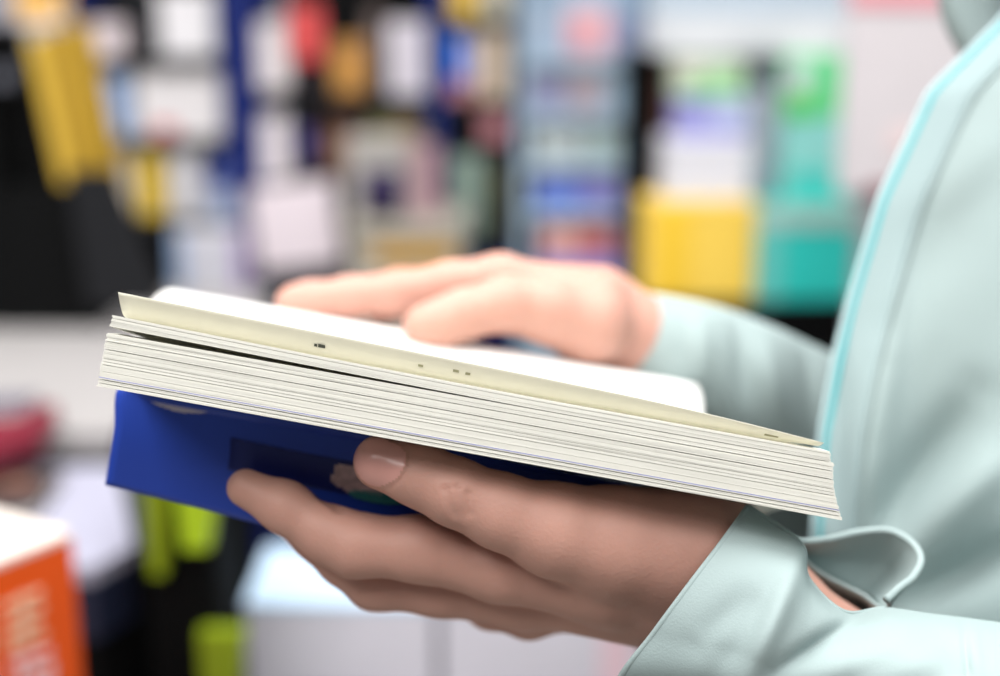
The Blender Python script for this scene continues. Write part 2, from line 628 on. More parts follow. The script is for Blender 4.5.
def hand_mesh(fingers, palms, fore, h, kf=0.0045, kp=0.010, between=0.0012, extra=None):
    allp = np.array([p for c in list(fingers) + list(palms) + [fore] for p, _ in c])
    fld = Field(allp.min(0) - .034, allp.max(0) + .034, h)
    base = fld.new()
    for c in list(palms) + [fore]:
        fld.cones(base, chain(c), .012)
    out = base.copy()
    for i, c in enumerate(fingers):
        A = fld.new()
        fld.cones(A, chain(c), kf)
        out = np.minimum(out, smin(base, A, kp)) if between is None else smin(out, smin(base, A, kp), between)
    if extra:
        out = extra(fld, out)
    V, Q = surface_nets(out, fld.lo, h)
    return V, Q


def groove(fld, out, segs):
    """shallow skin creases along short segments"""
    for (p, q, r, dep) in segs:
        A = fld.new()
        fld.cones(A, [(p, q, r, r * .6)], .0005, .01)
        g = np.clip(1 - np.maximum(A, 0) / (r * 1.6), 0, 1)
        out = out + dep * g * (A < r * 1.6)
    return out


def crease_left(fld, out):
    sg = []
    for (a, b) in (((447, 489), (455, 518)), ((457, 488), (464, 522)), ((468, 494), (469, 514))):
        sg.append((P(a[0], a[1], .4302), P(b[0], b[1], .4302), .0008, .0006))
    sg.append((P(326, 496, .4580), P(337, 514, .4545), .0018, .0011))
    return groove(fld, out, sg)


VL, QL = hand_mesh([thumb, index, middle, ring, pinky], [palm, palm2, palm3], foreL, 0.0008, extra=crease_left)

# nail of the near thumb: a plate with a sunk rim, raised out of the same skin
nc = P(380, 460, .4345)
ax_l = P(360, 455, .42) - P(410, 474, .42); ax_l /= np.linalg.norm(ax_l)
nrm = -FW * .85 + UP * .45 + RT * -.2
nrm -= (nrm @ ax_l) * ax_l; nrm /= np.linalg.norm(nrm)
lat = np.cross(nrm, ax_l)
rel = VL - nc
la, lb, lc = rel @ ax_l, rel @ lat, rel @ nrm
e = np.abs((la - .0003) / .0086) ** 2.4 + np.abs(lb / .0072) ** 2.4 * np.where(la > 0, .9, 1.0)
near = (lc > -.007)
core = near & (e < 1.0)
rim = near & (e >= 1.0) & (e < 1.45)
VL[core] += nrm * .00035
VL[rim] -= nrm * .00035
nail_v = core

DZ = 0.0

# --- right hand (far, resting on the white page)
r_thumb = [J(590, 326, .592, 15), J(548, 311, .586, 13), J(506, 304, .580, 11), J(464, 314, .575, 9.8), J(440, 324, .573, 9.4), J(424, 327, .573, 8.6)]
r_index = [J(590, 306, .605, 14), J(500, 281, .603, 11.0), J(450, 285, .604, 9.6), J(395, 293, .605, 9.0), J(350, 297, .606, 8.4), J(310, 301, .607, 8.0), J(293, 302, .607, 7.2)]
r_mid = [J(600, 300, .622, 14), J(512, 286, .624, 10.8), J(460, 288, .628, 9.6), J(400, 290, .632, 9), J(350, 300, .634, 8.2), J(325, 305, .634, 7.2)]
r_ring = [J(605, 305, .636, 13), J(520, 296, .642, 10), J(470, 298, .648, 9), J(420, 298, .652, 8.4), J(380, 310, .654, 7.2)]
r_pinky = [J(610, 312, .646, 12), J(530, 305, .656, 9), J(490, 300, .662, 8), J(450, 312, .666, 7)]
r_palm = [J(606, 324, .618, 11.5), J(595, 320, .616, 16), J(550, 304, .612, 13)]
r_palm2 = [J(606, 325, .615, 11.5), J(588, 324, .600, 14.5)]
r_palm3 = [J(606, 324, .620, 11.5), J(595, 322, .634, 13), J(555, 308, .638, 11)]
foreR = [J(598, 327, .616, 14.5), J(635, 336, .619, 14.4), J(670, 346, .623, 14.4), J(710, 364, .629, 16), J(800, 420, .652, 19)]
VR, QR = hand_mesh([r_thumb, r_index, r_mid, r_ring, r_pinky], [r_palm, r_palm2, r_palm3], foreR, 0.0018)

# --- rest of the body, hidden inside the clothes or outside the frame
h = 0.009
fld = Field((-0.02, 0.25, -0.02), (0.62, 0.92, 1.72), h)
A = fld.new()
eL, sL = np.array([.31, .40, .975]), np.array([.385, .435, 1.325])
eR, sR = np.array([.28, .75, .98]), np.array([.385, .725, 1.325])
hipL, hipR = np.array([.38, .49, .88]), np.array([.38, .67, .88])
kL, kR = np.array([.37, .49, .48]), np.array([.37, .67, .48])
aL, aR = np.array([.40, .49, .085]), np.array([.40, .67, .085])
TORSO = []
for dy in (-.055, .055):
    TORSO += chain([(np.array([.385, .58 + dy, .92]), .088), (np.array([.385, .58 + dy, 1.08]), .082), (np.array([.412, .58 + dy * .85, 1.22]), .074), (np.array([.405, .58 + dy * .7, 1.32]), .050)])
fld.cones(A, TORSO, .03, .1)
fld.cones(A, chain([(foreL[-1][0], .030), (eL, .036), (sL, .042)]), .02, .06)
fld.cones(A, chain([(foreR[-1][0], .026), (eR, .036), (sR, .042)]), .02, .06)
fld.cones(A, chain([(sL, .040), (np.array([.39, .58, 1.37]), .048), (sR, .040)]), .03, .08)
fld.cones(A, chain([(np.array([.385, .58, 1.38]), .055), (np.array([.36, .58, 1.47]), .052)]), .02, .06)
fld.cones(A, chain([(np.array([.365, .58, 1.585]), .092), (np.array([.335, .58, 1.53]), .062), (np.array([.305, .58, 1.50]), .03)]), .03, .06)
fld.cones(A, chain([(np.array([.274, .58, 1.565]), .007), (np.array([.258, .58, 1.54]), .013)]), .012, .03)
for yy in (-1, 1):
    fld.cones(A, chain([(np.array([.37, .58 + yy * .09, 1.57]), .012), (np.array([.375, .58 + yy * .094, 1.54]), .010)]), .006, .03)
for hp, kn, an in ((hipL, kL, aL), (hipR, kR, aR)):
    fld.cones(A, chain([(hp, .078), (kn, .058), (an, .042)]), .03, .09)
    fld.cones(A, chain([(an + np.array([.02, 0, -.045]), .036), (an + np.array([-.15, 0, -.055]), .026)]), .03, .06)
VB, QB = surface_nets(A, fld.lo, h)
V = np.vstack([VL, VR, VB])
Q = np.vstack([QL, QR + len(VL), QB + len(VL) + len(VR)])
fi = np.zeros(len(Q), dtype=np.int32)
fi[:len(QL)] = nail_v[QL].all(axis=1)
body = mesh_obj('body', V, Q, None, person, True, mats=[M_skin, M_nail], idx=fi)

# --- shirt under the open jacket
fld = Field((0.24, 0.40, 0.88), (0.54, 0.76, 1.42), .008)
A = fld.new()
fld.cones(A, [(p, q, a + .007, b + .007) for p, q, a, b in TORSO], .03, .1)
fld.cones(A, chain([(sL, .046), (np.array([.39, .58, 1.355]), .055), (sR, .046)]), .03, .08)
V_, Q_ = surface_nets(A, fld.lo, .008)
mesh_obj('shirt', V_, Q_, mat('grey_shirt_cotton', srgb(150, 158, 164), .8), person, True)
for sy in (-1, 1):
    mb = MB()
    mb.tube([np.array([.280, .58 + sy * .032, 1.583]), np.array([.274, .58 + sy * .032, 1.583]), np.array([.271, .58 + sy * .032, 1.583])], [.012, .010, .004], 12)
    mb.build('eye', mat('eye_dark', srgb(40, 32, 30), .3), person, True)

# --- hair, trousers, shoes (outside the frame, simple but complete)
fld = Field((0.2, 0.42, 1.30), (0.54, 0.75, 1.74), .007)
A = fld.new()
fld.cones(A, chain([(np.array([.385, .58, 1.605]), .098), (np.array([.41, .58, 1.52]), .088), (np.array([.43, .58, 1.40]), .05)]), .03, .08)
V_, Q_ = surface_nets(A, fld.lo, .007)
mesh_obj('hair', V_, Q_, M_hair, person, True)
fld = Field((0.22, 0.34, 0.06), (0.55, 0.82, 1.02), .01)
A = fld.new()
fld.cones(A, chain([(np.array([.38, .54, .93]), .102), (np.array([.38, .62, .93]), .102)]), .03, .09)
for hp, kn, an in ((hipL, kL, aL), (hipR, kR, aR)):
    fld.cones(A, chain([(hp + np.array([-.015, .012 if hp[1] < .58 else -.012, 0]), .078), (kn, .072), (an + np.array([0, 0, .03]), .062)]), .03, .09)
V_, Q_ = surface_nets(A, fld.lo, .01)
mesh_obj('trousers', V_, Q_, M_trou, person, True)
for an in (aL, aR):
    fld = Field(an + np.array([-.25, -.08, -.09]), an + np.array([.12, .08, .06]), .006)
    A = fld.new()
    fld.cones(A, chain([(an + np.array([.03, 0, -.038]), .046), (an + np.array([-.06, 0, -.04]), .044), (an + np.array([-.16, 0, -.052]), .033)]), .02, .05)
    A = np.maximum(A, 0.003 - fld.ax[2][None, None, :] * np.ones_like(A))
    V_, Q_ = surface_nets(A, fld.lo, .006)
    mesh_obj('shoe', V_, Q_, M_shoe, person, True)

# --- jacket: torso with the near front edge sweeping down the frame
EDGE = [(.70, .134, .52), (.85, .128, .522)]
for (u, v) in ((815, 530), (822, 430), (835, 360), (850, 300), (880, 200), (930, 92), (1000, 22)):
    p = P(u, v, .56)
    EDGE.append((p[2], p[0], p[1]))
EDGE += [(1.28, .25, .57), (1.36, .295, .575), (1.42, .325, .57)]
EDGE = np.array(EDGE)


def torso_row(z):
    fx, fy = np.interp(z, EDGE[:, 0], EDGE[:, 1]), np.interp(z, EDGE[:, 0], EDGE[:, 2])
    k = np.interp(z, [.7, .95, 1.15, 1.3, 1.38, 1.42], [1.0, .94, 1.0, 1.02, .80, .45])
    cx, cy = np.interp(z, [.7, 1.0, 1.42], [.37, .365, .38]), .58
    ny = cy - .195 * k
    c = [(fx, fy), (fx + .012, fy - .012), (fx + .040, fy - .032), (fx + .10, fy - .085), (cx - .03, ny), (cx + .09 * k, ny + .05), (cx + .135 * k, cy),
         (cx + .09 * k, cy + .15 * k), (cx - .03, cy + .195 * k), (cx - .11 * k, cy + .16 * k), (fx + np.interp(z, [.98, 1.02, 1.05, 1.16, 1.205], [-.02, -.01, .09, .09, .012]), cy + .08)]
    return [np.array([a, b, z]) for a, b in c]


ZS = np.unique(np.concatenate([[.70, .80, .90, .97], EDGE[2:9, 0], [1.24, 1.28, 1.33, 1.37, 1.40, 1.42]]))
GT = surf_grid([torso_row(z) for z in ZS], 150, 150)
FOLD = [(880, 360, 862, 545, 22, -.007), (975, 400, 870, 545, 26, .011), (1010, 450, 920, 540, 20, -.009), (1030, 540, 895, 605, 22, .014), (845, 330, 838, 520, 8, .002), (905, 250, 880, 420, 14, -.003),
        (960, 180, 900, 300, 30, .002), (1000, 130, 930, 220, 26, -.003), (990, 250, 900, 420, 40, -.002), (940, 330, 905, 470, 22, .002)]
GT = folds(GT, FOLD)
jacket = mesh_obj('jacket', GT.reshape(-1, 3), grid_faces(150, 150), M_mint, person, True)
solid(jacket, .0016)


def edge_pt(z, t):
    """point on the near front of the jacket, t metres-ish along the first span"""
    r = np.array(torso_row(z))
    c = cr(r, 101)
    return c[int(t)]


zz = np.linspace(.93, 1.30, 90)
c101 = [cr(np.array(torso_row(z)), 201) for z in zz]
G = np.array([[c[int(round(j))] for j in np.linspace(1, 22, 12)] for c in c101])
G = folds(G, FOLD)
off = np.array([(-RT * .35 - FW) * (.0022 if 0 < j < 11 else .0008) for j in range(12)])
pl = mesh_obj('front_placket', (G + off[None]).reshape(-1, 3), grid_faces(90, 12), M_mintd, jacket, True)
solid(pl, .001)
MB().tube([c[0] + (-RT * .0006 - FW * .0006) for c in c101], .0014).build('edge_piping', M_pipe_w, jacket, True)
MB().tube([c[4] + (-RT * .0008 - FW * .0022) for c in c101], .0013).build('edge_piping', M_pipe_t, jacket, True)
MB().tube([G[k, 11] + (-RT * .35 - FW) * .0016 for k in range(90)], .0009).build('stitched_seam', M_mint, jacket, True)

# far side of the open collar, seen past the near edge at the top of the frame
rows = []
for (u, v) in ((985, -190), (952, -110), (938, -40), (944, 15), (968, 62), (1010, 110)):
    rows.append([P(u, v, .645), P(u + 14, v + 2, .636), P(u + 50, v + 6, .64), P(u + 95, v + 10, .668)])
G = surf_grid(rows, 40, 24)
solid(mesh_obj('hood_edge', G.reshape(-1, 3), grid_faces(40, 24), M_mint, jacket, True), .003)

# --- near (left) sleeve with an open cuff slit
SL = [
    [(748, 507, .434), (722, 543, .420), (690, 585, .414), (655, 632, .415), (618, 684, .424), (630, 715, .46), (690, 660, .497), (750, 570, .497), (783, 532, .476)],
    [(775, 525, .433), (757, 557, .416), (732, 598, .409), (702, 642, .409), (672, 690, .419), (680, 725, .46), (728, 680, .50), (775, 590, .502), (795, 546, .474)],
    [(802, 547, .430), (791, 574, .412), (773, 612, .404), (750, 654, .403), (726, 698, .413), (735, 735, .46), (770, 700, .503), (800, 610, .505), (806, 560, .473)],
    [(807, 578, .430), (812, 602, .413), (810, 642, .405), (800, 690, .404), (788, 740, .413), (792, 772, .46), (820, 720, .505), (840, 630, .51), (825, 575, .475)],
    [(843, 612, .424), (850, 632, .412), (850, 672, .402), (848, 720, .401), (845, 770, .412), (850, 800, .46), (870, 740, .505), (870, 640, .51), (862, 594, .473)],
    [(884, 609, .436), (892, 626, .417), (895, 662, .402), (894, 720, .399), (890, 780, .41), (895, 810, .46), (905, 750, .505), (905, 660, .51), (885, 609, .452)],
    [(930, 615, .438), (935, 632, .416), (935, 672, .400), (935, 730, .396), (932, 800, .41), (940, 830, .46), (950, 770, .50), (950, 680, .505), (931, 616, .450)],
    [(985, 622, .440), (988, 640, .415), (990, 682, .396), (990, 745, .392), (990, 820, .405), (1000, 850, .455), (1010, 790, .50), (1010, 690, .50), (986, 623, .450)],
    [(1110, 640, .44), (1112, 660, .415), (1115, 710, .400), (1115, 780, .398), (1115, 850, .410), (1120, 870, .445), (1120, 810, .478), (1115, 710, .478), (1111, 641, .45)],
]
rows = [[P(q[0], q[1], q[2] + .008) for q in r] for r in SL]
rows.append([P(1330, 690, .43) + np.array([math.cos(a) * .02, .055 * math.cos(a + 2.2) + .0, .06 * math.sin(a + 2.2) - .03]) for a in np.linspace(.2, 6.0, 9)])
GS = surf_grid(rows[:9], 130, 90)
SF = [(803, 552, 740, 700, 11, -.0035), (775, 590, 705, 690, 16, .002), (775, 672, 862, 615, 9, .005), (790, 690, 900, 640, 16, -.003), (700, 640, 760, 590, 18, .002), (940, 640, 990, 700, 16, .003), (850, 690, 960, 650, 18, -.002), (962, 600, 968, 690, 3, .0016), (972, 600, 979, 690, 4, -.0012)]
GS = folds(GS, SF)
sleeve = mesh_obj('sleeve', GS.reshape(-1, 3), grid_faces(130, 90), M_mint, jacket, True)
solid(sleeve, .0014)


def sleeve_tube(name, pts, rad):
    mb = MB()
    pp = cr(np.array([list(p) + [r] for p, r in zip(pts, rad)]), 40)
    mb.tube([q[:3] for q in pp], [q[3] for q in pp], 36)
    return mb.build(name, M_mint, jacket, True)


ctr = [np.mean(rows[8], axis=0) * .7 + np.mean(rows[7], axis=0) * .3, np.array([.25, .39, .955]), np.array([.31, .395, .975]), np.array([.335, .395, 1.06]), np.array([.365, .40, 1.2]), np.array([.375, .42, 1.34]), np.array([.38, .47, 1.39])]
sleeve_tube('sleeve', ctr, [.045, .05, .058, .062, .068, .07, .06])
# raised hem along the cuff and the near slit edge
MB().tube([GS[0, j] for j in range(0, 62)], .0011, 6).build('cuff_hem', M_mint, sleeve, True)
MB().tube([GS[i, 0] - FW * .0004 for i in range(0, 82)], .0010, 6).build('slit_hem', M_mint, sleeve, True)
# far side of the slit: a loop of cloth standing up
loop = [(770, 522, .446), (786, 533, .452), (800, 541, .458), (828, 539, .466), (860, 532, .472), (890, 531, .472), (912, 543, .466), (921, 560, .457), (913, 577, .448), (899, 588, .441), (886, 600, .437)]
basec = [(782, 540, .470), (794, 548, .474), (806, 558, .478), (822, 570, .482), (840, 580, .484), (856, 590, .484), (868, 597, .480), (876, 602, .470), (880, 606, .460), (884, 609, .452), (886, 612, .446)]
loop = [(a, b, c + .010) for a, b, c in loop]
basec = [(a, b, c + .012) for a, b, c in basec]
rows = [[P(*a) for a in loop],
        [P(a[0] * .5 + b[0] * .5 + 3, a[1] * .5 + b[1] * .5, a[2] * .5 + b[2] * .5 + .005) for a, b in zip(loop, basec)],
        [P(*b) for b in basec]]
G = surf_grid(rows, 20, 80)
fl = mesh_obj('cuff_flap', G.reshape(-1, 3), grid_faces(20, 80), M_mint, sleeve, True)
solid(fl, .0014)
MB().tube(list(G[0]), .0013, 8).build('flap_hem', M_mint, fl, True)

# --- far (right) sleeve
RS = []
for (u, v, d, r, tu, tv) in ((622, 336, .620, .0182, 8, 39), (643, 340, .622, .0205, 10, 42), (700, 361, .626, .0250, 14, 48), (750, 386, .636, .0285, 20, 54), (800, 414, .648, .031, 20, 60), (860, 444, .665, .034, 20, 66), (950, 455, .69, .045, 10, 70)):
    c = P(u, v, d)
    up = (P(u + tu, v - tv, d) - c); up /= np.linalg.norm(up)
    RS.append([c + r * (up * math.cos(a) * 1.02 - FW * math.sin(a)) for a in np.linspace(0, 2 * math.pi, 10, endpoint=False)])
G = surf_grid(RS, 60, 48, True)
G = folds(G, [(735, 320, 745, 400, 9, .004), (765, 335, 780, 420, 10, -.004), (700, 310, 705, 380, 8, -.003), (800, 345, 815, 430, 9, .004)])
sr = mesh_obj('sleeve', G.reshape(-1, 3), grid_faces(60, 48, True), M_mint, jacket, True)
solid(sr, .0014)
MB().tube(list(G[0]) + [G[0][0]], .0014, 6).build('cuff_hem', M_mint, sr, True)
sleeve_tube('sleeve', [P(930, 445, .685), np.array([.275, .75, .98]), np.array([.31, .76, 1.06]), np.array([.36, .75, 1.22]), np.array([.382, .73, 1.325]), np.array([.39, .68, 1.36])], [.05, .056, .06, .066, .068, .06])


# ------------------------------------------------------------------ shop behind: helpers
def C(r, g, b):
    return mat('print_%d_%d_%d' % (r, g, b), srgb(r, g, b), 0.45, 0.05, 20)


M_paper = mat('book_paper', srgb(235, 230, 220), 0.8)


Y1, Y2, Y3 = 2.2, 2.0, 1.9


def top_of(v0, Y):
    return PY(500, v0, Y)[2]


def item(name, label, cat, group, u0, v0, u1, v1, Y, t, rgb, prints=(), kind='book', lean=0.0, roll=0.0, zbase=None):
    """an upright book or carton whose front stands at distance Y, front outline given by where it shows"""
    if group in (G1, 'books on the narrow shelf'):
        u0, u1, v0 = u0 + 3, u1 - 3, v0 + 5
        zbase = zY(v1, Y1 if u0 < 229 else Y1 + .02) + .0004 + (.0095 if roll else 0) if zbase is None else zbase
    if group == 'small books in the pale blue stand':
        zbase = zY(v1, Y2 + .02) + .0004
    a, b = PY(u0, v1, Y), PY(u1, v1, Y)
    top = PY((u0 + u1) / 2, v0, Y)
    z0 = a[2] if zbase is None else zbase
    hgt = top[2] - z0
    wid = b[0] - a[0]
    root = empty(name, ((a[0] + b[0]) / 2, Y + t / 2, z0), label, cat, group)
    x0, x1, y0, y1 = -wid / 2, wid / 2, -t / 2, t / 2
    m = C(*rgb)

    def part(nm, mb, mm, par=root):
        me_v = [np.array(q) + np.array(root.location) for q in mb.v]
        return mesh_obj(nm, me_v, mb.f, mm, par)
    if kind == 'book':
        c = min(.0025, t * .12)
        part('cover', MB().box(x0, y0, 0, x1, y0 + c, hgt).box(x0, y1 - c, 0, x1, y1, hgt).box(x0, y0 + c, 0, x0 + c, y1 - c, hgt), m)
        part('pages', MB().box(x0 + c, y0 + c, .003, x1 - .004, y1 - c, hgt - .003), M_paper)
    else:
        part('carton_body', MB().box(x0, y0, 0, x1, y1, hgt - .012, .002), m)
        part('carton_lid', MB().box(x0 - .0015, y0 - .0015, hgt - .012, x1 + .0015, y1 + .0015, hgt, .002), m)
    for (fx0, fz0, fx1, fz1, pc) in prints:
        part('cover_print', MB().box(x0 + fx0 * wid, y0 - .0028, fz0 * hgt, x0 + fx1 * wid, y0 - .0003, fz1 * hgt), C(*pc))
    root.rotation_euler = (lean, roll, 0)
    return root


def zY(v, Y):
    return PY(500, v, Y)[2]


def xY(u, v, Y):
    return PY(u, v, Y)[0]


M_navyp = mat('navy_shelf_laminate', srgb(26, 40, 104), 0.7, spec=.15)
M_blackp = mat('black_laminate', srgb(9, 10, 11), 0.8, spec=.12)
M_charp = mat('charcoal_laminate', srgb(32, 33, 36), 0.8, spec=.15)
M_whitep = mat('white_laminate', srgb(164, 161, 161), 0.6, spec=.2)
M_bluegrey = mat('pale_blue_card', srgb(160, 182, 200), 0.6)


def rack(name, label, cat, u0, u1, Y, dep, vtop, boards, m_side, m_back, m_board, sides=(0.03, 0.03), base=True):
    xa, xb = xY(u0, 150, Y), xY(u1, 150, Y)
    zt = zY(vtop, Y)
    root = empty(name, ((xa + xb) / 2, Y + dep / 2, 0), label, cat)
    MB().box(xa, Y + dep - .02, 0, xb, Y + dep, zt).build('back_panel', m_back, root)
    if sides[0]:
        MB().box(xa - sides[0], Y - .01, 0, xa, Y + dep, zt).build('side_panel', m_side, root)
    if sides[1]:
        MB().box(xb, Y - .01, 0, xb + sides[1], Y + dep, zt).build('side_panel', m_side, root)
    for v in boards:
        z = zY(v, Y)
        MB().box(xa, Y - .005, z - .016, xb, Y + dep - .02, z).build('shelf', m_board, root)
    if base:
        MB().box(xa, Y + .01, 0, xb, Y + dep - .02, zY(boards[-1], Y) - .02).build('plinth', m_side, root)
    return root


G1 = 'books face out on the shelves behind'
Y1 = 2.2
# unit behind the gold books
rack('display_shelf', 'dark navy display shelf of white packets behind the gold books', 'shelf', 78, 226, Y1, .22, -60, (57, 138, 218, 293), M_navyp, M_charp, M_charp, (.03, .055))
I = item
I('boxed_set', 'pinkish white packet on the top shelf beside the gold books', 'box', G1, 86, 18, 126, 57, Y1 + .01, .05, (232, 218, 222), kind='carton')
I('boxed_set', 'large white packet on the top shelf left of the navy post', 'box', G1, 158, -14, 218, 57, Y1 + .01, .05, (236, 234, 238), kind='carton')
I('picture_book', 'light blue book next to the gold books, second shelf', 'book', G1, 104, 70, 133, 138, Y1 + .01, .03, (150, 180, 225))
I('picture_book', 'wide white book with a red patch at its foot', 'book', G1, 135, 64, 226, 138, Y1 + .01, .03, (234, 230, 232), ((.2, .02, .45, .2, (214, 96, 96)),))
I('picture_book', 'cream book standing third shelf behind the black rack', 'book', G1, 112, 146, 138, 218, Y1 + .01, .03, (226, 214, 196))
I('picture_book', 'bright yellow book between cream and white ones', 'book', G1, 139, 146, 168, 218, Y1 + .01, .03, (238, 200, 60))
I('picture_book', 'white book right of the bright yellow one', 'book', G1, 169, 147, 205, 218, Y1 + .01, .03, (226, 224, 228))
I('picture_book', 'pale blue book with a dark blue top on the third shelf', 'book', G1, 206, 158, 236, 218, Y1 - .02, .03, (180, 192, 222), ((0, .6, 1, 1, (36, 58, 140)),))
I('picture_book', 'white and pale blue book alone on the lowest shelf, above the near book', 'book', G1, 172, 226, 250, 293, Y1 - .05, .03, (226, 226, 238), ((0, 0, .16, 1, (160, 186, 224)), (.86, 0, 1, 1, (180, 150, 210))))

# unit between the two navy posts
rack('display_shelf', 'dark display shelf of white oval looking books between two navy posts', 'shelf', 268, 428, Y1 + .02, .25, -60, (96, 184, 264), M_navyp, M_blackp, M_charp, (.0, .026))
I('boxed_set', 'white book beside the navy post, upper of two', 'book', G1, 244, 17, 292, 96, Y1, .03, (232, 224, 226), kind='carton', roll=-.07)
I('picture_book', 'red book on the upper shelf', 'book', G1, 288, -4, 328, 96, Y1 + .05, .03, (26, 18, 24), ((.03, .36, .97, .95, (222, 84, 84)),))
I('picture_book', 'orange brown book right of the red one', 'book', G1, 331, 34, 368, 96, Y1 + .04, .03, (176, 128, 72), ((.1, .1, .9, .75, (206, 150, 76)),))
I('picture_book', 'tall white book beside the right navy post', 'book', G1, 386, 16, 430, 96, Y1 + .03, .03, (216, 210, 220))
I('picture_book', 'brown grey book in the gap left of the tall white one', 'book', G1, 366, 4, 386, 96, Y1 + .10, .03, (110, 96, 92))
I('picture_book', 'white book beside the navy post, lower of two', 'book', G1, 244, 112, 292, 184, Y1, .03, (232, 224, 230), roll=-.05)
I('picture_book', 'dark book with a purple middle right of the lower white one', 'book', G1, 293, 110, 320, 184, Y1 + .05, .03, (18, 16, 26), ((.1, .35, .9, .8, (84, 76, 140)),))
I('picture_book', 'brown book with an orange foot on the middle shelf', 'book', G1, 322, 106, 364, 184, Y1 + .05, .03, (96, 66, 56), ((.2, .3, .9, .7, (150, 110, 84)),))
I('picture_book', 'olive and tan book lying above the grey box', 'book', G1, 365, 110, 428, 136, Y1 + .05, .04, (150, 146, 100), ((.45, .3, .9, .9, (170, 140, 106)),), zbase=zY(184, Y1 + .02) + .0004)
I('album_sleeve', 'pinkish white square album leaning on the lowest shelf', 'album', G1, 256, 180, 345, 264, Y1 - .055, .02, (232, 220, 228), roll=-.12, lean=-.1)

ul = bpy.data.objects['display_shelf.001']
MB().box(xY(268, 150, Y1 + .02), Y1 - .075, zY(264, Y1 + .02) - .016, xY(340, 150, Y1 + .02), Y1 + .0145, zY(264, Y1 + .02)).build('front_ledge', M_charp, ul)

# small riser table with a gold edge
zr = zY(219, 2.05)
rt = empty('display_riser', (xY(398, 240, 2.05), 2.12, 0), 'pale tan display riser with a gold line along its front', 'riser')
xa, xb = xY(346, 240, 2.05), xY(466, 240, 2.05)
MB().box(xa, 2.05, zr - .02, xb, 2.19, zr).build('riser_top', mat('tan_board', srgb(186, 180, 168), .5), rt)
MB().box(xa + .005, 2.06, 0, xb - .005, 2.19, zr - .02).build('riser_front', mat('tan_board', srgb(186, 180, 168), .5), rt)
MB().box(xa + .04, 2.052, zY(262, 2.05), xb - .02, 2.06, zY(246, 2.05)).build('gold_line', mat('gold_strip', srgb(206, 160, 70), .4), rt)
I('gift_box', 'grey box with a dark violet window on the tan riser', 'box', None, 348, 138, 408, 219, 2.06, .06, (176, 172, 168), ((.25, .02, .92, .62, (58, 48, 86)), (.3, .05, .85, .2, (150, 120, 100))), kind='carton')
I('picture_book', 'pinkish brown book right of the grey box on the riser', 'book', None, 410, 146, 438, 219, 2.07, .03, (176, 144, 150))

# narrow unit right of the second post
rack('display_shelf', 'narrow dark shelf between the navy post and the pale blue stand', 'shelf', 446, 514, Y1 + .02, .25, -60, (20, 100, 142, 238), M_navyp, M_blackp, M_charp, (0, 0.02))
G2 = 'books on the narrow shelf'
I('picture_book', 'yellow book at the top edge of the photo', 'book', G2, 449, -40, 478, 20, Y1 + .02, .03, (226, 186, 80))
I('picture_book', 'beige book right of the yellow one', 'book', G2, 480, -30, 512, 20, Y1 + .03, .03, (206, 200, 180))
I('picture_book', 'bright blue book with a pink foot', 'book', G2, 446, 28, 465, 100, Y1 + .02, .03, (20, 120, 240), ((0, 0, 1, .3, (190, 130, 150)),))
I('picture_book', 'white and pink book beside the bright blue one', 'book', G2, 461, 34, 479, 100, Y1 + .02, .03, (206, 196, 216), ((0, 0, 1, .25, (196, 130, 120)),))
I('picture_book', 'peach beige book on the narrow shelf', 'book', G2, 478, 28, 511, 100, Y1 + .02, .03, (226, 204, 180))
I('picture_book', 'pink book low on the narrow shelf', 'book', G2, 478, 110, 510, 142, Y1 + .02, .03, (206, 140, 146))
I('picture_book', 'pale sage green book standing lowest on the narrow shelf', 'book', G2, 452, 150, 484, 238, Y1 + .01, .03, (150, 172, 160))
I('picture_book', 'dark olive book beside the sage green one', 'book', G2, 487, 150, 512, 238, Y1 + .03, .03, (78, 80, 60), ((.2, .45, .8, .8, (116, 116, 84)),))

# pale blue cardboard stand
Y2 = 2.0
rack('cardboard_stand', 'pale blue cardboard stand of small books in the middle', 'stand', 527, 640, Y2 + .02, .18, -70, (54, 112, 160, 208, 275), M_bluegrey, M_bluegrey, M_bluegrey, (.012, .012))
G3 = 'small books in the pale blue stand'
for (lab, u0, v0, u1, v1, rgb, pr) in (
    ('pale grey blue book at the top left of the stand', 528, 4, 562, 54, (160, 176, 196), ()),
    ('pink book on the top row of the stand', 566, 8, 610, 54, (226, 180, 186), ((.1, .1, .6, .6, (206, 140, 150)),)),
    ('violet grey book at the top right of the stand', 612, 14, 638, 54, (140, 150, 182), ()),
    ('lavender grey book on the second row of the stand', 530, 67, 564, 112, (146, 148, 180), ()),
    ('beige and mauve book on the second row', 568, 66, 604, 112, (178, 172, 182), ((.1, .1, .9, .5, (170, 150, 160)),)),
    ('sky blue book on the second row of the stand', 606, 66, 638, 112, (164, 192, 212), ()),
    ('pale grey green book on the third row', 534, 125, 580, 160, (190, 200, 200), ()),
    ('mint white book on the third row', 584, 125, 618, 160, (176, 196, 194), ()),
    ('steel blue book on the third row', 619, 125, 638, 160, (130, 164, 188), ()),
    ('periwinkle blue book on the fourth row', 536, 172, 580, 208, (130, 144, 220), ((0, 0, 1, .35, (84, 128, 222)),)),
    ('violet book on the fourth row', 582, 172, 628, 208, (140, 132, 206), ((.5, .4, 1, 1, (160, 168, 214)),))):
    I('picture_book', lab, 'book', G3, u0, v0, u1, v1, Y2 + .03, .025, rgb, pr)
I('picture_book', 'pink book with an orange picture on the lowest row of the stand', 'book', G3, 540, 220, 632, 275, Y2 + .03, .04, (206, 168, 196), ((.4, .42, .75, .85, (206, 110, 100)), (.05, .3, .4, .9, (230, 176, 170)), (0, 0, 1, .26, (120, 124, 210))))

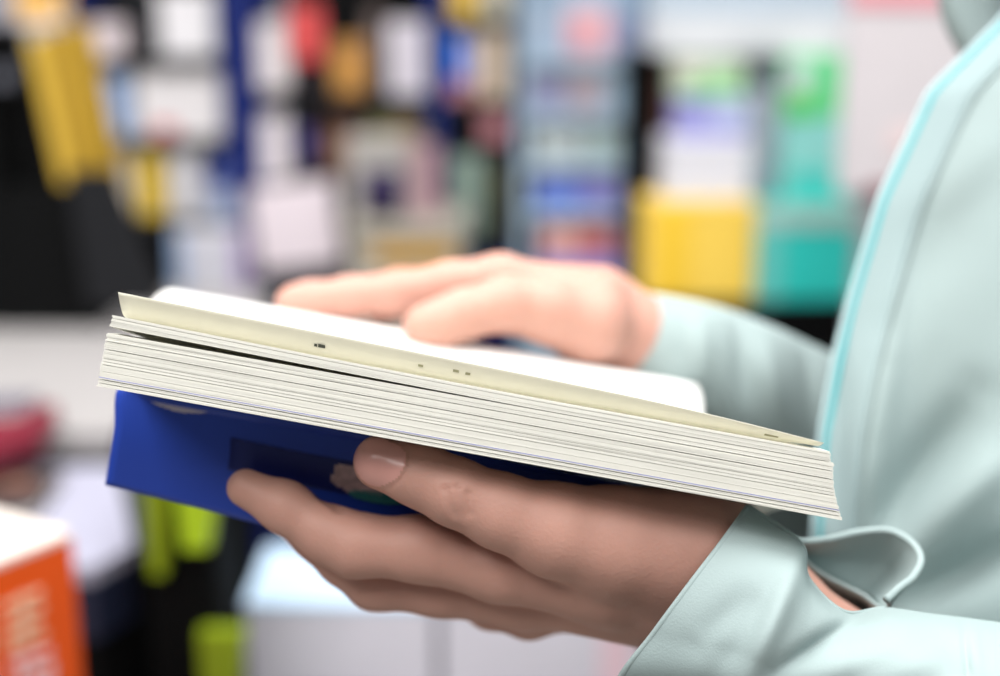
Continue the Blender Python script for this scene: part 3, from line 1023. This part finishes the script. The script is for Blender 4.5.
# unit on the right with the yellow and teal cartons
Y3 = 1.9
ZR = zY(303, Y3 - .09) + .0004
rr = rack('display_shelf', 'black display shelf under a white header, holding yellow and teal boxes', 'shelf', 636, 862, Y3 - .09, .20, 54, (303,), M_blackp, M_blackp, M_blackp, (0, 0))
xa, xb = xY(650, 30, Y3), xY(862, 30, Y3)
MB().box(xa, Y3 - .02, zY(54, Y3), xb, Y3 + .10, zY(12, Y3), .003).build('header_panel', mat('white_header', srgb(204, 208, 214), .5), rr)
MB().box(xa, Y3 - .01, zY(12, Y3), xb, Y3 + .10, zY(-30, Y3), .003).build('top_panel', mat('blue_grey_header', srgb(176, 192, 206), .5), rr)
MB().box(xY(664, 90, Y3), Y3 + .05, ZR, xY(686, 90, Y3), Y3 + .08, zY(54, Y3)).build('wooden_upright', mat('brown_wood', srgb(96, 58, 44), .5, .2), rr)
I('yellow_carton', 'bright yellow box under a white box', 'box', None, 642, 202, 752, 302, Y3 - .08, .10, (255, 214, 92), ((.12, .04, .4, .96, (250, 206, 60)),), kind='carton', zbase=ZR)




I('white_carton', 'white box standing on the bright yellow box', 'box', None, 663, 140, 750, 202, Y3 - .07, .09, (226, 226, 234), kind='carton', zbase=top_of(202, Y3 - .08) + .0004)
I('picture_book', 'lavender blue book stacked on the white box', 'book', None, 676, 97, 746, 140, Y3 - .06, .08, (158, 158, 216), ((.5, .3, 1, 1, (190, 200, 234)),), zbase=top_of(140, Y3 - .07) + .0004)
I('picture_book', 'pale green and cream book topmost above the lavender one', 'book', None, 674, 60, 742, 97, Y3 - .06, .06, (196, 218, 190), ((.2, .02, 1, .45, (130, 206, 130)), (.02, .4, .4, .95, (220, 220, 206))), zbase=top_of(97, Y3 - .06) + .0004)
I('teal_carton', 'teal green box with a pale rim on the black shelf', 'box', None, 753, 206, 852, 302, Y3 - .08, .10, (50, 214, 204), ((0, .78, 1, 1, (176, 204, 198)), (0, 0, .25, .78, (110, 208, 200))), kind='carton', zbase=ZR)
I('picture_book', 'light teal book standing on the teal box', 'book', None, 782, 118, 842, 206, Y3 - .06, .05, (150, 224, 218), ((.1, 0, .9, .4, (80, 214, 204)),), zbase=top_of(206, Y3 - .08) + .0004)
I('picture_book', 'bright green book on top of the light teal one', 'book', None, 786, 56, 844, 118, Y3 - .06, .04, (110, 220, 150), ((.0, 0, .5, .4, (90, 210, 100)), (0, .4, .35, .9, (214, 224, 228))), zbase=top_of(118, Y3 - .06) + .0004)
I('picture_book', 'pale white lilac book between the green ones', 'book', None, 748, 60, 780, 140, Y3 + .03, .03, (206, 210, 226), zbase=ZR)

# white poster board at the right
pb = empty('poster_stand', (xY(925, 60, 1.6), 1.6, 0), 'white poster board with a pink top edge behind the jacket', 'poster')
xa, xb = xY(846, 60, 1.6), xY(1010, 60, 1.6)
MB().box(xa, 1.6, zY(192, 1.6), xb, 1.62, zY(-60, 1.6), .003).build('board', mat('poster_white', srgb(218, 212, 216), .5), pb)
MB().box(xa, 1.597, zY(6, 1.6), xb, 1.5995, zY(-14, 1.6)).build('pink_band', mat('pink_print', srgb(232, 150, 162), .5), pb)
MB().box(xY(868, 190, 1.6), 1.595, zY(204, 1.6), xY(930, 190, 1.6), 1.625, zY(184, 1.6), .002).build('dark_red_clip', mat('dark_red', srgb(120, 50, 62), .5), pb)
MB().box(xY(892, 120, 1.6), 1.597, zY(150, 1.6), xY(915, 120, 1.6), 1.5995, zY(128, 1.6)).build('pale_print', mat('pale_pink_print', srgb(238, 214, 214), .5), pb)
MB().box(xY(915, 190, 1.6), 1.602, .02, xY(930, 190, 1.6), 1.618, zY(192, 1.6)).build('pole', M_charp, pb)
MB().box(xY(860, 190, 1.6), 1.5, 0, xY(985, 190, 1.6), 1.72, .02, .004).build('base', M_charp, pb)

# ------------------------------------------------------------------ left: table, black rack, gold books, boxes
ZT = 0.829
tb = empty('display_table', (-.9, 1.45, 0), 'white topped display table left of the book', 'table')
MB().box(-1.6, 1.22, ZT - .03, -.31, 1.84, ZT, .004).build('table_top', M_whitep, tb)
MB().box(-1.58, 1.235, ZT - .13, -.325, 1.82, ZT - .03).build('apron', mat('grey_green_shade', srgb(110, 118, 112), .6), tb)  # apron colour carries the greenish shade below the table front
for (x, y) in ((-1.55, 1.27), (-1.55, 1.78), (-.36, 1.27), (-.36, 1.78)):
    MB().box(x - .025, y - .02, 0, x + .025, y + .02, ZT - .13).build('leg', M_blackp, tb)

YB = 1.66
rk = empty('book_rack', (xY(60, 200, YB), YB + .05, ZT), 'tall black rack standing at the back of the white table', 'rack')
xa, xb, xc = xY(-60, 200, YB), xY(60, 300, YB), xY(112, 300, YB)
MB().box(xa, YB - .04, ZT, xY(20, 300, YB), YB + .10, zY(25, YB), .004).build('rack_body', M_blackp, rk)
MB().box(xY(20, 300, YB) + .0005, YB - .04, ZT, xY(106, 300, YB), YB + .10, zY(186, YB)).build('rack_step', M_blackp, rk)
MB().box(xY(20, 300, YB) + .0005, YB + .012, zY(186, YB), xY(84, 300, YB), YB + .10, zY(60, YB)).build('rack_back', M_blackp, rk)


def slant(u0, v0, u1, v1, Y, y1, wpx, wpx2=None):
    """thick plank leaning sideways: from its foot (u1,v1) to its head (u0,v0)"""
    w2 = wpx if wpx2 is None else wpx2
    q = [PY(u1, v1, Y), PY(u1 + w2, v1, Y), PY(u0 + wpx, v0, Y), PY(u0, v0, Y)]
    v = q + [p + np.array([0, y1 - Y, 0]) for p in q]
    return v, [[0, 1, 2, 3], [7, 6, 5, 4], [0, 4, 5, 1], [1, 5, 6, 2], [2, 6, 7, 3], [3, 7, 4, 0]]


v, f = slant(66, 172, 88, 307, YB - .066, YB - .0415, 44, 76)
MB().add(v, f).build('rack_pocket', M_charp, rk)
for k, (u0, v0, u1, v1, wp, rgb, lab) in enumerate((
        (29, 38, 62, 185, 15, (206, 170, 64), 'gold spined book leaning leftmost in the black rack'),
        (45, 33, 78, 185, 13, (190, 152, 50), 'gold spined book leaning second in the black rack'),
        (59, 29, 92, 185, 12, (168, 134, 40), 'darker gold book leaning third in the black rack'),
        (72, 25, 106, 185, 13, (186, 148, 44), 'gold spined book leaning rightmost in the black rack, against the white packet'))):
    r = empty('gold_book', PY(u1 + wp / 2, v1, YB - .03), lab, 'book', 'gold books in the rack')
    u0, u1 = u0 - 3, u1 - 3
    v, f = slant(u0, v0, u1, v1, YB - .04, YB - .002, wp)
    MB().add(v, f).build('cover', C(*rgb), r)
    v, f = slant(u0 + 2, v0 - .8, u1 + 2, v1, YB - .036, YB - .003, wp - 4)
    MB().add(v, f).build('pages', M_paper, r)
I('picture_book', 'white and orange book at the top left corner, on the black rack', 'book', None, 18, -10, 60, 30, YB + .01, .05, (226, 176, 84), ((0, 0, 1, .2, (214, 206, 206)),), zbase=zY(25, YB))
I('picture_book', 'pale grey white book beside the orange one on the black rack', 'book', None, -30, -20, 16, 30, YB + .01, .05, (150, 150, 160), zbase=zY(25, YB))
MB().box(xY(-4, 75, YB), YB - .024, zY(84, YB), xY(20, 75, YB), YB - .0205, zY(66, YB)).build('rack_label', mat('grey_label', srgb(96, 98, 108), .5), rk)


def lying(name, label, cat, corners, Z, t, rgb, pages=True, group=None, kind='book', m=None):
    """flat book or sheet lying at height Z; corners are seen points of its TOP face"""
    q = [PZ(u, v, Z + t) for (u, v) in corners]
    c = sum(q) / len(q)
    r = empty(name, (c[0], c[1], Z), label, cat, group)
    ct = min(.003, t * .2)
    poly = [(p[0], p[1]) for p in q]
    inn = [(c[0] + (p[0] - c[0]) * .96, c[1] + (p[1] - c[1]) * .96) for p in poly]
    mm = m or C(*rgb)
    if pages:
        MB().prism(poly, Z, Z + ct).prism(poly, Z + t - ct, Z + t).build('cover', mm, r)
        MB().prism(inn, Z + ct, Z + t - ct).build('pages', M_paper, r)
    else:
        MB().prism(poly, Z, Z + t).build('body', mm, r)
    return r


lying('picture_book', 'dark red book lying on the white table at the left edge', 'book', [(-60, 470), (-10, 408), (58, 404), (40, 432)], ZT, .018, (120, 26, 46), pages=False)
lying('picture_book', 'grey violet book lying on top of the dark red one', 'book', [(-80, 420), (-60, 396), (40, 394), (24, 408)], ZT + .018, .008, (110, 106, 120))
# low plinth in front of the table with a white board and a small dark book
ZP = .80
pq = [PZ(-140, 556, ZP), PZ(92, 568, ZP), PZ(134, 545, ZP), PZ(117, 466, ZP), PZ(-90, 466, ZP)]
pl = empty('display_plinth', (pq[1][0] - .1, pq[1][1] + .05, 0), 'low plinth with a pale lavender top in front of the white table', 'plinth')
poly = [(p[0], p[1]) for p in pq]
MB().prism(poly, ZP - .012, ZP).build('plinth_top', mat('pale_lavender_top', srgb(162, 162, 180), .6), pl)
MB().prism(poly, ZP - .06, ZP - .012).build('plinth_edge', mat('navy_edge', srgb(30, 36, 58), .5), pl)
cpt = np.mean(poly, axis=0)
MB().prism([tuple(cpt + (np.array(p) - cpt) * .97) for p in poly], 0, ZP - .06).build('plinth_body', M_blackp, pl)
lying('pocket_book', 'small dark brown book lying on the lavender plinth top', 'book', [(-60, 528), (-20, 473), (62, 470), (38, 504)], ZP, .012, (62, 54, 54))
lying('greeting_card', 'small brown card lying on the dark brown book', 'card', [(-20, 488), (-10, 478), (40, 477), (28, 487)], ZP + .012, .004, (128, 92, 80), pages=False)

# orange carton with pale lettering
zo = P(71, 532, .85)[2]
pR, pL = P(71, 532, .85), PZ(-70, 588, zo)
ed = (pR - pL); ed[2] = 0; wl = np.linalg.norm(ed); ed /= wl
nb = np.array([-ed[1], ed[0], 0])
oc = empty('orange_carton', (pL + pR) / 2 + nb * .055 - np.array([0, 0, zo]) + np.array([0, 0, zo - .30]), 'bright orange box with a white top and pale lettering in the lower left corner', 'box')
poly = [pL[:2], pR[:2], (pR + nb * .11)[:2], (pL + nb * .11)[:2]]
MB().prism(poly, zo - .30, zo - .004).build('carton_body', mat('orange_card', srgb(244, 92, 22), .4), oc)
MB().prism(poly, zo - .004, zo).build('carton_top', mat('cream_white_top', srgb(226, 216, 208), .5), oc)


def glyph(mb, x, z, s, strokes):
    for (ax, az, bx, bz) in strokes:
        a = pR - ed * .0 + ed * (x + ax * s) + np.array([0, 0, z + az * s])
        b = pR + ed * (x + bx * s) + np.array([0, 0, z + bz * s])
        t = (b - a) / np.linalg.norm(b - a)
        nn = np.cross(t, nb); nn /= np.linalg.norm(nn)
        hw = s * .055
        q = [a - nn * hw, b - nn * hw, b + nn * hw, a + nn * hw]
        q = [p - nb * .0012 for p in q] + [p + nb * .0002 for p in q]
        mb.add(q, [[0, 1, 2, 3], [7, 6, 5, 4], [0, 4, 5, 1], [1, 5, 6, 2], [2, 6, 7, 3], [3, 7, 4, 0]])


s1 = [(.1, .9, .9, .9), (.5, 1, .5, .1), (.1, .6, .9, .6), (.2, .35, .8, .35), (.1, .1, .9, .1), (.2, .35, .2, .1)]
s2 = [(.1, .95, .9, .85), (.3, .9, .1, .1), (.3, .6, .9, .6), (.9, .6, .8, .1), (.35, .3, .8, .3), (.5, .9, .6, .05)]
mb = MB()
glyph(mb, -.056, -.060, .034, s1); glyph(mb, -.094, -.060, .034, s2)
mb.build('lettering', mat('peach_lettering', srgb(250, 205, 170), .5), oc)
mb = MB()
glyph(mb, -.055, -.100, .036, s2); glyph(mb, -.094, -.100, .036, s1)
mb.build('lettering', mat('pink_lettering', srgb(250, 205, 205), .5), oc)
# a support for it
sp = empty('carton_stand', (oc.location[0], oc.location[1], 0), 'black stand carrying the orange box', 'stand')
c2 = np.mean([np.array(p) for p in poly], axis=0)
MB().prism([tuple(c2 + (np.array(p) - c2) * .96) for p in poly], .02, zo - .30).build('stand_body', M_blackp, sp)
MB().prism([tuple(c2 + (np.array(p) - c2) * 1.04) for p in poly], 0, .02).build('stand_foot', M_blackp, sp)

# black bag with lime stripes between plinth and white cartons
YG = 0.965
bg = empty('black_bag', (xY(180, 600, YG), YG + .1, 0), 'black upright bag with lime green stripes below the blue cover', 'bag')
xa, xb, zt = xY(139, 560, YG), xY(217, 560, YG), zY(470, YG)
xm = (xa + xb) / 2
bm_rows = []
for z, k in ((0, .9), (.03, 1), (.3, 1.02), (.55, 1.0), (.68, .97), (zt - .01, .95), (zt, .9)):
    hx, hy = (xb - xa) / 2 * k, .055 * k
    bm_rows.append([np.array([xm + hx * math.copysign(abs(math.cos(a)) ** .35, math.cos(a)), YG + .055 + hy * math.copysign(abs(math.sin(a)) ** .35, math.sin(a)), z]) for a in np.linspace(0, 2 * math.pi, 24, endpoint=False)])
G = surf_grid(bm_rows, 30, 48, True)
mesh_obj('bag_body', G.reshape(-1, 3), grid_faces(30, 48, True) + [list(range(48))[::-1], [29 * 48 + j for j in range(48)]], mat('black_nylon', srgb(6, 7, 8), .85, spec=.1), bg, True)
M_lime = mat('lime_webbing', srgb(164, 196, 34), .5)
M_olive = mat('olive_webbing', srgb(126, 146, 20), .5)
for (u0, v0, u1, v1, m_) in ((140, 480, 164, 576, M_olive), (172, 480, 216, 550, M_lime), (196, 634, 242, 760, M_olive)):
    v, f = slant(u0 + 2, v0, u0 + 10, v1, YG - .012, YG + .004, u1 - u0, (u1 - u0) * .6)
    MB().add(v, f).build('stripe', m_, bg)
MB().tube([np.array([xm - .05, YG + .055, zt - .005]), np.array([xm - .04, YG + .055, zt + .03]), np.array([xm + .04, YG + .055, zt + .03]), np.array([xm + .05, YG + .055, zt - .005])], .008).build('handle', M_blackp, bg)

# white cartons under the hand
ZW = .72
for (u0, u1, lab) in ((240, 434, 'white carton with a pale blue lid below the fingertips'), (437, 648, 'white carton below the palm of the near hand')):
    a, b = PZ(u0 + 4, 603, ZW), PZ(u1, 603, ZW)
    y0, y1 = a[1], PZ(u0, 546, ZW)[1]
    r = empty('white_carton', ((a[0] + b[0]) / 2, (y0 + y1) / 2, .36), lab, 'box', 'white cartons below the hand')
    MB().box(a[0], y0, .36, b[0], y1, ZW - .006, .003).build('carton_body', mat('lavender_white_card', srgb(226, 224, 236), .5), r)
    MB().box(a[0] - .001, y0 - .001, ZW - .006, b[0] + .001, y1 + .001, ZW, .002).build('carton_lid', mat('pale_blue_lid', srgb(196, 222, 246), .4), r)
    if u0 > 400:
        MB().box(b[0] - .04, y0 - .001, .52, b[0] - .012, y0 + .001, ZW - .02).build('pink_label', mat('pale_pink_label', srgb(244, 214, 226), .5), r)
a, b = PZ(236, 603, ZW), PZ(652, 603, ZW)
lt = empty('low_table', ((a[0] + b[0]) / 2, a[1] + .06, 0), 'low grey bench carrying the white cartons', 'bench')
MB().box(a[0], a[1] - .004, .33, b[0], a[1] + .13, .36, .003).build('bench_top', M_whitep, lt)
for (x, y) in ((a[0], a[1]), (b[0], a[1]), (a[0], a[1] + .11), (b[0], a[1] + .11)):
    MB().box(x - .015, y - .012, 0, x + .015, y + .012, .33).build('leg', M_charp, lt)

# ceiling lamps' housings (the lamps themselves are above, out of the frame)
for (x, y, pw) in LAMPS:
    r = MB()
    r.box(x - .57, y - .57, 2.67, x - .55, y + .57, 2.75).box(x + .55, y - .57, 2.67, x + .57, y + .57, 2.75)
    r.box(x - .55, y - .57, 2.67, x + .55, y - .55, 2.75).box(x - .55, y + .55, 2.67, x + .55, y + .57, 2.75)
    o = r.build('ceiling_lamp', mat('lamp_housing', srgb(230, 230, 230), .5))
    tag(o, 'white square lamp housing on the shop ceiling', 'lamp', 'ceiling lamps')
